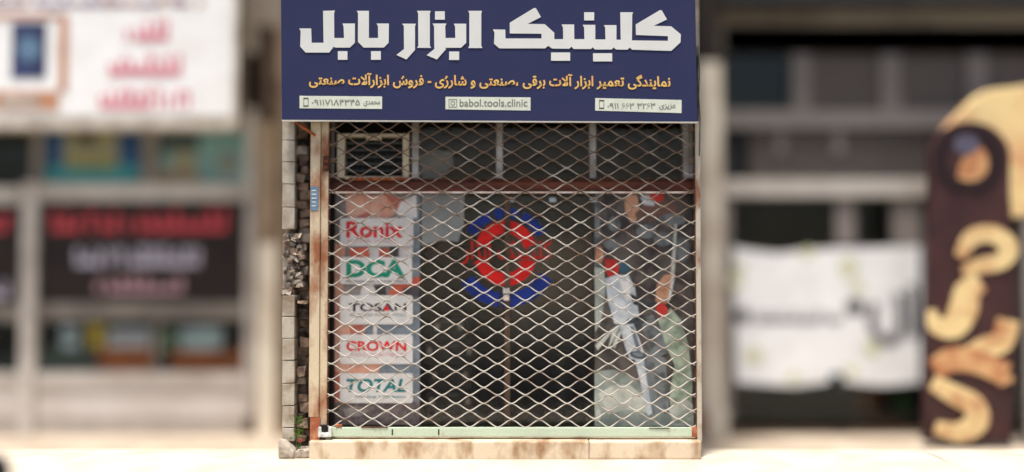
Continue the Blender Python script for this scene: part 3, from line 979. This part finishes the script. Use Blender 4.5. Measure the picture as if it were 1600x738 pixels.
cl.build('pilaster', lh, .006)
MB().pbox(376, -60, 400.6, 206, NB + .12, NB + .3, 'nb_recess').build('recess', lh)
fr = MB()
FY = NB
fr.pbox(382, 170, 400.4, 668, FY, FY + .1, 'nb_alu')
fr.pbox(394, 206, 396.5, 655, FY - .006, FY - .001, 'nb_alu_dark')
fr.pbox(31, 284, 55, 680, FY - .02, FY + .1, 'nb_alu')
fr.pbox(50, 180, 66, 283, FY + .01, FY + .1, 'nb_alu_dark')
fr.pbox(56, 287, 381.5, 313, FY + .003, FY + .1, 'nb_alu')
fr.pbox(-420, 292, 30.5, 318, FY + .003, FY + .1, 'nb_alu')
fr.pbox(56, 473, 381.5, 500, FY + .003, FY + .1, 'nb_alu_dark')
fr.pbox(-420, 478, 30.5, 502, FY + .003, FY + .1, 'nb_alu_dark')
fr.pbox(56, 582, 381.5, 603, FY + .003, FY + .1, 'nb_alu')
fr.pbox(-420, 582, 30.5, 603, FY + .003, FY + .1, 'nb_alu')
fr.pbox(222, 200, 246, 286.5, FY + .02, FY + .1, 'nb_alu_dark')
fr.pbox(240, 500.5, 248, 581.5, FY + .02, FY + .1, 'nb_alu_dark')
fr.build('window_frame', lh, .004)
pb = MB()
pb.pbox(56, 603.4, 381.5, 655, FY + .02, FY + .12, 'nb_panel')
pb.pbox(-420, 603.4, 30.5, 655, FY + .02, FY + .12, 'nb_panel')
pb.pbox(56, 613, 381.5, 615, FY + .016, FY + .0195, 'nb_alu_dark')
pb.pbox(-420, 655.4, 381.5, 684, FY + .03, FY + .12, 'nb_plinth')
pb.build('base_panel', lh)
MB().pbox(382, 650, 400, 684, FY - .004, FY + .1, 'nb_brown_pipe').build('rusty_foot', lh, .004)
for q in ((66.4, 180, 221.6, 286.4), (246.4, 180, 381.4, 286.4), (-420, 180, 49.6, 283), (56, 313.4, 381.4, 472.6), (-420, 318.4, 30.4, 477.6), (56, 500.4, 239.6, 581.6), (248.4, 500.4, 381.4, 581.6), (-420, 502.4, 30.4, 581.6)):
    MB().pbox(*q, FY + .03, FY + .035, 'glass_side', yr=FY + .03).build('window_pane', lh)
ir = MB()
ir.box(XA + .21, XB - .26, NB + 1.4, NB + 1.45, 0, 2.94, 'nb_dark')
ir.box(XA + .21, XB - .26, NB + .14, NB + 1.39, 2.3, 2.32, 'nb_dark')
ir.box(XA + .21, XB - .26, NB + .14, NB + 1.39, .44, .46, 'nb_greybox')
ir.build('interior', lh)

ls = thing('shop_sign', 'large white signboard with red lettering at the top left', 'sign', (X(180, 1.0), 1.0, Z(190, 1.0)))
LS = 1.0
pn = MB()
pn.pbox(-300, -40, 364, 180, LS, LS + .2, 'nb_white')
pn.build('panel', ls)
ef = MB()
ef.pbox(364.4, -40, 374, 200, LS - .02, LS + .2, 'nb_sign_edge')
ef.pbox(-300, 180.4, 364, 202, LS - .01, LS + .2, 'nb_sign_edge')
ef.build('frame', ls, .004)
lg = MB()
for q in ((-20, 22, 106, 30), (92, 30.4, 106, 142), (-20, 142.4, 92, 172)):
    lg.pbox(*q, LS - .006, LS - .001, 'nb_frame_orange')
lg.pbox(0, 150, 60, 166, LS - .010, LS - .0065, 'nb_sign_edge')
lg.pbox(84, 18, 91, 142, LS - .006, LS - .001, 'nb_white')
lg.build('orange_border', ls)
lg = MB()
lg.pbox(18, 36, 72, 122, LS - .006, LS - .001, 'nb_navy')
lg.ppoly(ell(45, 76, 18, 20), LS - .009, LS - .0065, 'sticker_blue')
lg.build('navy_emblem', ls)
scribble(MB(), -10, -4, 330, 10, LS - .006, 'nb_purple', 16, 3).build('top_lettering', ls)
scribble(MB(), 196, 30, 272, 64, LS - .006, 'nb_pink', 5, 11).build('red_lettering', ls)
scribble(MB(), 170, 84, 292, 118, LS - .006, 'nb_pink', 8, 12).build('red_lettering', ls)
scribble(MB(), 155, 138, 305, 170, LS - .006, 'nb_pink', 10, 13).build('red_lettering', ls)
LP_ = NB + .05
t = MB().pbox(70, 196, 218, 286, LP_, LP_ + .004, 'nb_poster_blue')
t.pbox(71, 258, 217, 286, LP_ - .002, LP_ - .0005, 'nb_poster_teal')
t.pbox(100, 190, 184, 262, LP_ - .004, LP_ - .0025, 'nb_poster_tan')
t.ppoly(ell(134, 212, 14, 14), LP_ - .006, LP_ - .0045, 'black')
t.pbox(108, 250, 180, 262, LP_ - .0062, LP_ - .0045, 'nb_yellow')
tag(t.build('window_poster'), 'blue and teal poster with a tan middle under the white signboard', 'poster')
t = MB().pbox(250, 198, 392, 286, LP_, LP_ + .004, 'nb_poster_pale')
t.pbox(252, 206, 310, 240, LP_ - .002, LP_ - .0005, 'nb_greybox')
t.pbox(272, 236, 305, 262, LP_ - .003, LP_ - .0021, 'nb_poster_tan')
t.pbox(250, 262, 310, 286, LP_ - .002, LP_ - .0005, 'nb_poster_peach')
t.pbox(340, 240, 372, 272, LP_ - .002, LP_ - .0005, 'nb_sign_edge')
tag(t.build('window_poster'), 'washed out teal and peach poster in the pane right of the blue poster', 'poster')
BY_ = NB + .015
b1 = MB().pbox(62, 316, 381, 470, BY_, BY_ + .004, 'nb_banner_black').build('window_banner')
tag(b1, 'wide black window banner with red, white and rose lettering', 'banner')
scribble(MB(), 80, 326, 366, 362, BY_ - .005, 'nb_banner_red', 15, 21).build('red_lettering', b1)
scribble(MB(), 118, 384, 322, 416, BY_ - .005, 'nb_banner_white', 12, 22).build('white_lettering', b1)
scribble(MB(), 150, 432, 296, 458, BY_ - .005, 'nb_banner_rose', 8, 23).build('rose_lettering', b1)
b2 = MB().pbox(-320, 322, 29, 474, BY_, BY_ + .004, 'nb_banner_black').build('window_banner')
tag(b2, 'black window banner cut off by the left edge of the photo', 'banner')
scribble(MB(), -220, 334, 24, 362, BY_ - .005, 'nb_banner_red', 12, 24).build('red_lettering', b2)
scribble(MB(), -180, 440, 22, 466, BY_ - .005, 'nb_banner_white', 12, 25).build('white_lettering', b2)
GO = NB + .05
def goods(name, label, r, k, dep=.25, lid=None):
    t = MB().pbox(*r, GO, GO + dep, k, .004)
    if lid:
        a, b, c, d = r
        t.pbox(a + 2, b + (d - b) * .4, c - 2, b + (d - b) * .55, GO - .003, GO - .0045 + .004, lid)
    return tag(t.build(name, None, .006), label, 'box' if 'box' in name or name == 'carton' else 'packet', 'goods in the left shop window')
goods('carton', 'orange brown carton in the lower left window under the yellow box', (152, 544, 236, 590), 'nb_carton', .3, 'nb_brown_pipe')
goods('carton', 'long orange brown carton at the right of the lower left window', (268, 548, 381, 590), 'nb_carton', .3, 'nb_brown_pipe')
goods('yellow_box', 'small yellow box standing beside the white packets on the orange carton', (137, 506, 162, 543.4), 'nb_yellow', .2, 'nb_carton')
goods('paper_packet', 'pale packet right of the yellow box in the lower left window', (168, 514, 232, 543.4), 'nb_paper', .2, 'nb_pink')
goods('paper_packet', 'bright white packet lying on the long orange brown carton', (282, 512, 346, 547.4), 'nb_paper', .2, 'nb_poster_pale')
goods('green_box', 'sage green box between the two orange brown cartons', (252, 516, 274, 547.4), 'nb_sage', .2, 'nb_greybox')
goods('paper_packet', 'pale packet at the far left of the lower window, in front of the dark', (96, 510, 122, 545), 'nb_paper', .2, 'nb_greybox')
goods('grey_box', 'dark grey box below the pale packet at the left of the lower window', (64, 545.4, 148, 590), 'nb_greybox', .3, 'nb_dark')
# tyre at the bottom left corner
tx, ty = X(-14, -1.2), -1.2
tz = P(0, 716, -1.2)[1]
t = MB()
n1, n2, r1, r2 = 28, 12, .2, .1
for i in range(n1):
    for j in range(n2):
        a, b = 2 * math.pi * i / n1, 2 * math.pi * j / n2
        rr = r1 + r2 * .8 * math.cos(b)
        t.v.append((tx + rr * math.cos(a) - .16, ty + rr * math.sin(a), .1 + r2 * max(-.9, min(.9, math.sin(b)))))
for i in range(n1):
    for j in range(n2):
        t.f.append((i * n2 + j, ((i + 1) % n1) * n2 + j, ((i + 1) % n1) * n2 + (j + 1) % n2, i * n2 + (j + 1) % n2))
        t.mi.append(t.m('rubber'))
tag(t.build('tyre', None, 0, True), 'dark rounded rubber tyre at the bottom left corner', 'tyre')

# ================================================================== RIGHT NEIGHBOUR
rh = thing('shop_building', 'dark fronted neighbour shop on the right with cream pillar', 'shop', (X(1350, NB), NB, 0))
XA, XB = X(1090, NB), X(2050, NB)
ww = MB()
ww.box(XA, XB, NB + .02, NB + 4, 2.95, 4.6, 'wall_block')
ww.box(XA, XB, NB + 3.8, NB + 4, 0, 2.949, 'wall_block')
ww.box(XB - .2, XB, NB + .05, NB + 3.8, 0, 2.949, 'wall_block')
ww.box(XA, XA + .12, NB + .3, NB + 3.8, 0, 2.949, 'wall_block')
ww.build('wall', rh)
MB().box(XA + .001, XB + .1, NB - .1, NB + 4.1, 4.602, 4.72, 'wall_block').build('roof', rh)
pl = MB()
pl.pbox(1088, -60, 1124, 96, NB - .05, NB + .3, 'nr_soffit')
pl.pbox(1092, 96.4, 1130, 640, NB - .05, NB + .3, 'nr_pillar')
pl.pbox(1096, 640.4, 1138, 686, NB - .055, NB + .3, 'nr_pillar')
pl.pbox(1090, 640.4, 1104, 686, NB - .06, NB - .0555, 'post_rust')
pl.build('pillar', rh, .006)
up = MB()
up.pbox(1125, -60, 2050, 6, NB - .2, NB + .4, 'nr_dark')
up.pbox(1131, 6.4, 2050, 40, NB + .1, NB + .4, 'nr_dark')
up.pbox(1131, 40.4, 2050, 84, NB + .02, NB + .4, 'nr_soffit')
up.build('shutter_box', rh, .004)
bars = MB()
for a, b in ((1238, 1268), (1376, 1408), (1512, 1544), (1650, 1680)):
    bars.pbox(a, 84.4, b, 171, NB + .01, NB + .1, 'nr_bar')
bars.pbox(1131, 171.4, 2050, 200, NB, NB + .1, 'nr_bar')
bars.pbox(1131, 280, 2050, 307, NB - .02, NB + .1, 'nr_bar_light')
bars.pbox(1131, 307.4, 1144, 660, NB, NB + .1, 'nr_bar')
bars.pbox(1306, 307.4, 1336, 384, NB + .012, NB + .1, 'nr_bar')
bars.pbox(1395, 307.4, 1440, 384, NB + .012, NB + .1, 'nr_bar')
bars.pbox(1600, 307.4, 1630, 664, NB + .012, NB + .1, 'nr_bar')
bars.build('window_frame', rh, .004)
wn = MB()
wn.pbox(1131, 84.4, 1237.6, 171, NB + .06, NB + .065, 'glass_side')
wn.pbox(1144.4, 307.4, 2050, 664, NB + .06, NB + .065, 'glass_side', yr=NB + .06)
wn.build('window_pane', rh)
me_ = MB()
for a, b in ((1268.4, 1375.6), (1408.4, 1511.6), (1544.4, 1649.6), (1680.4, 2050)):
    me_.pbox(a, 84.4, b, 171, NB + .05, NB + .06, 'nr_mesh')
me_.pbox(1170, 200.4, 2050, 279.6, NB + .05, NB + .06, 'nr_mesh')
for i in range(60):
    me_.pbox(1172 + i * 6, 201, 1174 + i * 6, 279, NB + .044, NB + .0495, 'nr_soffit')
for i in range(12):
    me_.pbox(1172, 203 + i * 6.4, 1530, 204.6 + i * 6.4, NB + .038, NB + .0435, 'nr_bar')
me_.ppoly([(1131, 200.4), (1169, 200.4), (1150, 279.6), (1131, 279.6)], NB + .05, NB + .06, 'nr_dark')
me_.ppoly([(1214, 202), (1226, 202), (1226, 238), (1214, 238)], NB + .03, NB + .037, 'nr_bar')
me_.ppoly([(1304, 202), (1318, 202), (1318, 238), (1304, 238)], NB + .03, NB + .037, 'nr_bar')
me_.build('mesh_panel', rh)
rmn = MB()
rmn.box(XA + .13, XB - .21, NB + 1.2, NB + 1.25, 0, 2.94, 'nr_dark')
rmn.box(XA + .13, XB - .21, NB + .42, NB + 1.19, 2.93, 2.945, 'nr_dark')
rmn.box(XA + .13, XB - .21, NB + .12, NB + 1.19, .05, .07, 'nr_dark')
rmn.pbox(1205, 310, 1306, 392, NB + .6, NB + .62, 'nr_brown', yr=NB + .1)
rmn.build('interior', rh)
MB().pbox(1131, 674, 2050, 686, NB - .02, NB + .2, 'nr_brown').build('threshold', rh, .006)

bn = MB()
BN = NB - .03
outl = [(1146, 386), (1180, 392), (1215, 396), (1260, 391), (1310, 388), (1372, 387), (1438, 384), (1438, 598), (1380, 604), (1306, 596), (1240, 604), (1150, 598)]
bn.ppoly(outl, BN, BN + .006, 'nr_banner')
bn = bn.build('shop_banner')
tag(bn, 'white fabric banner with grey lettering and pale yellow flowers', 'banner')
tx_ = MB()
scribble(tx_, 1182, 486, 1320, 504, BN - .005, 'nr_grey_ink', 14, 31)
tx_.ppoly(ell(1160, 494, 14, 12), BN - .005, BN - .001, 'nr_grey_ink')
tx_.ppoly(ell(1336, 480, 15, 12), BN - .005, BN - .001, 'ink')
tx_.stroke([(1366, 474), (1363, 505), (1376, 530), (1398, 530), (1408, 504), (1404, 458)], [15, 15, 16, 17, 17, 15], BN - .005, BN - .001, 'nr_grey_ink')
tx_.stroke([(1424, 446), (1428, 490), (1428, 528)], [15, 15, 14], BN - .0055, BN - .001, 'nr_grey_ink')
tx_.build('grey_lettering', bn)
for a, b, r in ((1150, 440, 10), (1262, 396, 9), (1326, 418, 13), (1340, 448, 9), (1178, 556, 12), (1362, 546, 11), (1330, 580, 9), (1240, 590, 8), (1155, 420, 7)):
    fl = MB()
    for q in range(5):
        fl.ppoly(ell(a + r * .7 * math.cos(q * 1.257), b + r * .7 * math.sin(q * 1.257), r * .5, r * .5, 8), BN - .003 - q * .0003, BN - .001, 'nr_flower')
    fl.build('flower', bn)
tag(MB().tube([(X(1304, BN), BN - .02, Z(612, BN)), (X(1304, BN), BN - .02, Z(584, BN))], [.07, .05], 'black', 10).build('banner_weight', None, .01), 'black weight hanging at the middle of the white banner hem', 'weight')

ch = thing('chair', 'brown wooden chair in the dark below the white banner', 'chair', (X(1360, NB + .3), NB + .3, .07))
CY = NB + .43
MB().pbox(1342, 612, 1380, 650, CY, CY + .03, 'nr_chair').build('backrest', ch, .01)
MB().pbox(1340, 650.5, 1384, 656, CY - .3, CY, 'nr_chair', yr=CY).build('seat', ch, .008)
for px, yy in ((1341, CY - .29), (1380, CY - .29), (1341, CY - .04), (1380, CY - .04)):
    MB().box(X(px, CY), X(px + 4, CY), yy, yy + .03, .0705, Z(656.4, CY), 'nr_chair').build('leg', ch)
tag(MB().pbox(1404, 622, 1420, 662, CY - .1, CY, 'leaf', .01).pbox(1407, 610, 1417, 621.6, CY - .08, CY - .02, 'nb_sage', .006).build('green_bottle', None, .01), 'green container right of the brown chair under the banner', 'container')

# ice cream sign -----------------------------------------------------------------
IY = .8
ic = thing('ice_cream_sign', 'tall chocolate brown sign with cream lettering in front of a round cream disc', 'sign', (X(1515, IY), IY, 0))
bd = MB()
arc = [(1516 + 63 * math.cos(a), 246 - 56 * math.sin(a)) for a in [math.pi * i / 14 for i in range(15)]]
bd.ppoly([(1580, 692), (1590, 470)] + [(1578, 300)] + arc + [(1452, 320), (1447, 500), (1444, 688)], IY, IY + .08, 'choc')
bd.build('board', ic, .008)
dc = MB()
dc.ppoly([(1604 + 132 * math.cos(2 * math.pi * i / 40) * (1 + .03 * math.sin(7 * i)), 236 - 104 * math.sin(2 * math.pi * i / 40) * (1 + .03 * math.sin(5 * i))) for i in range(40)], IY + .09, IY + .2, 'cream')
dc.build('cream_disc', ic, .01)
MB().pbox(1600, 340, 1640, 692, IY + .1, IY + .16, 'nr_bar').build('post', ic)
bl_ = MB()
cx, cz = P(1514, 250, IY)
u = P(1515, 250, IY)[0] - cx
bl_.ring(cx, cz, 34 * u, 56 * u, 0, 2 * math.pi, IY - .006, IY - .001, 'choc_dark', 30)
bl_.ppoly(ell(1520, 268, 22, 40, 18, .3), IY - .004, IY - .001, 'cream_tan')
bl_.ppoly(ell(1510, 226, 20, 16), IY - .008, IY - .0045, 'ice_blue')
bl_.build('ice_cream_picture', ic)
le = MB()
LE = IY - .012
le.stroke([(1500, 402), (1518, 372), (1552, 366), (1576, 386), (1566, 408), (1530, 416), (1504, 424)], [17, 26, 28, 31, 26, 24, 12], LE, IY - .001, 'cream_pale')
le.stroke([(1532, 440), (1512, 456), (1506, 484), (1490, 510), (1462, 508), (1456, 484)], [31, 40, 45, 40, 26, 12], LE - .001, IY - .001, 'cream_pale')
le.stroke([(1576, 500), (1566, 534), (1536, 544), (1514, 556)], [35, 35, 31, 26], LE - .002, IY - .001, 'cream_pale')
le.stroke([(1460, 578), (1490, 562), (1530, 566), (1572, 586)], [31, 38, 38, 35], LE - .003, IY - .001, 'cream_tan')
le.stroke([(1458, 598), (1490, 616), (1522, 634), (1526, 660), (1500, 676), (1462, 668)], [24, 31, 35, 38, 31, 19], LE - .004, IY - .001, 'cream_pale')
le.stroke([(1562, 600), (1582, 590)], [9, 12], LE - .004, IY - .001, 'cream_tan')
le.build('cream_lettering', ic)
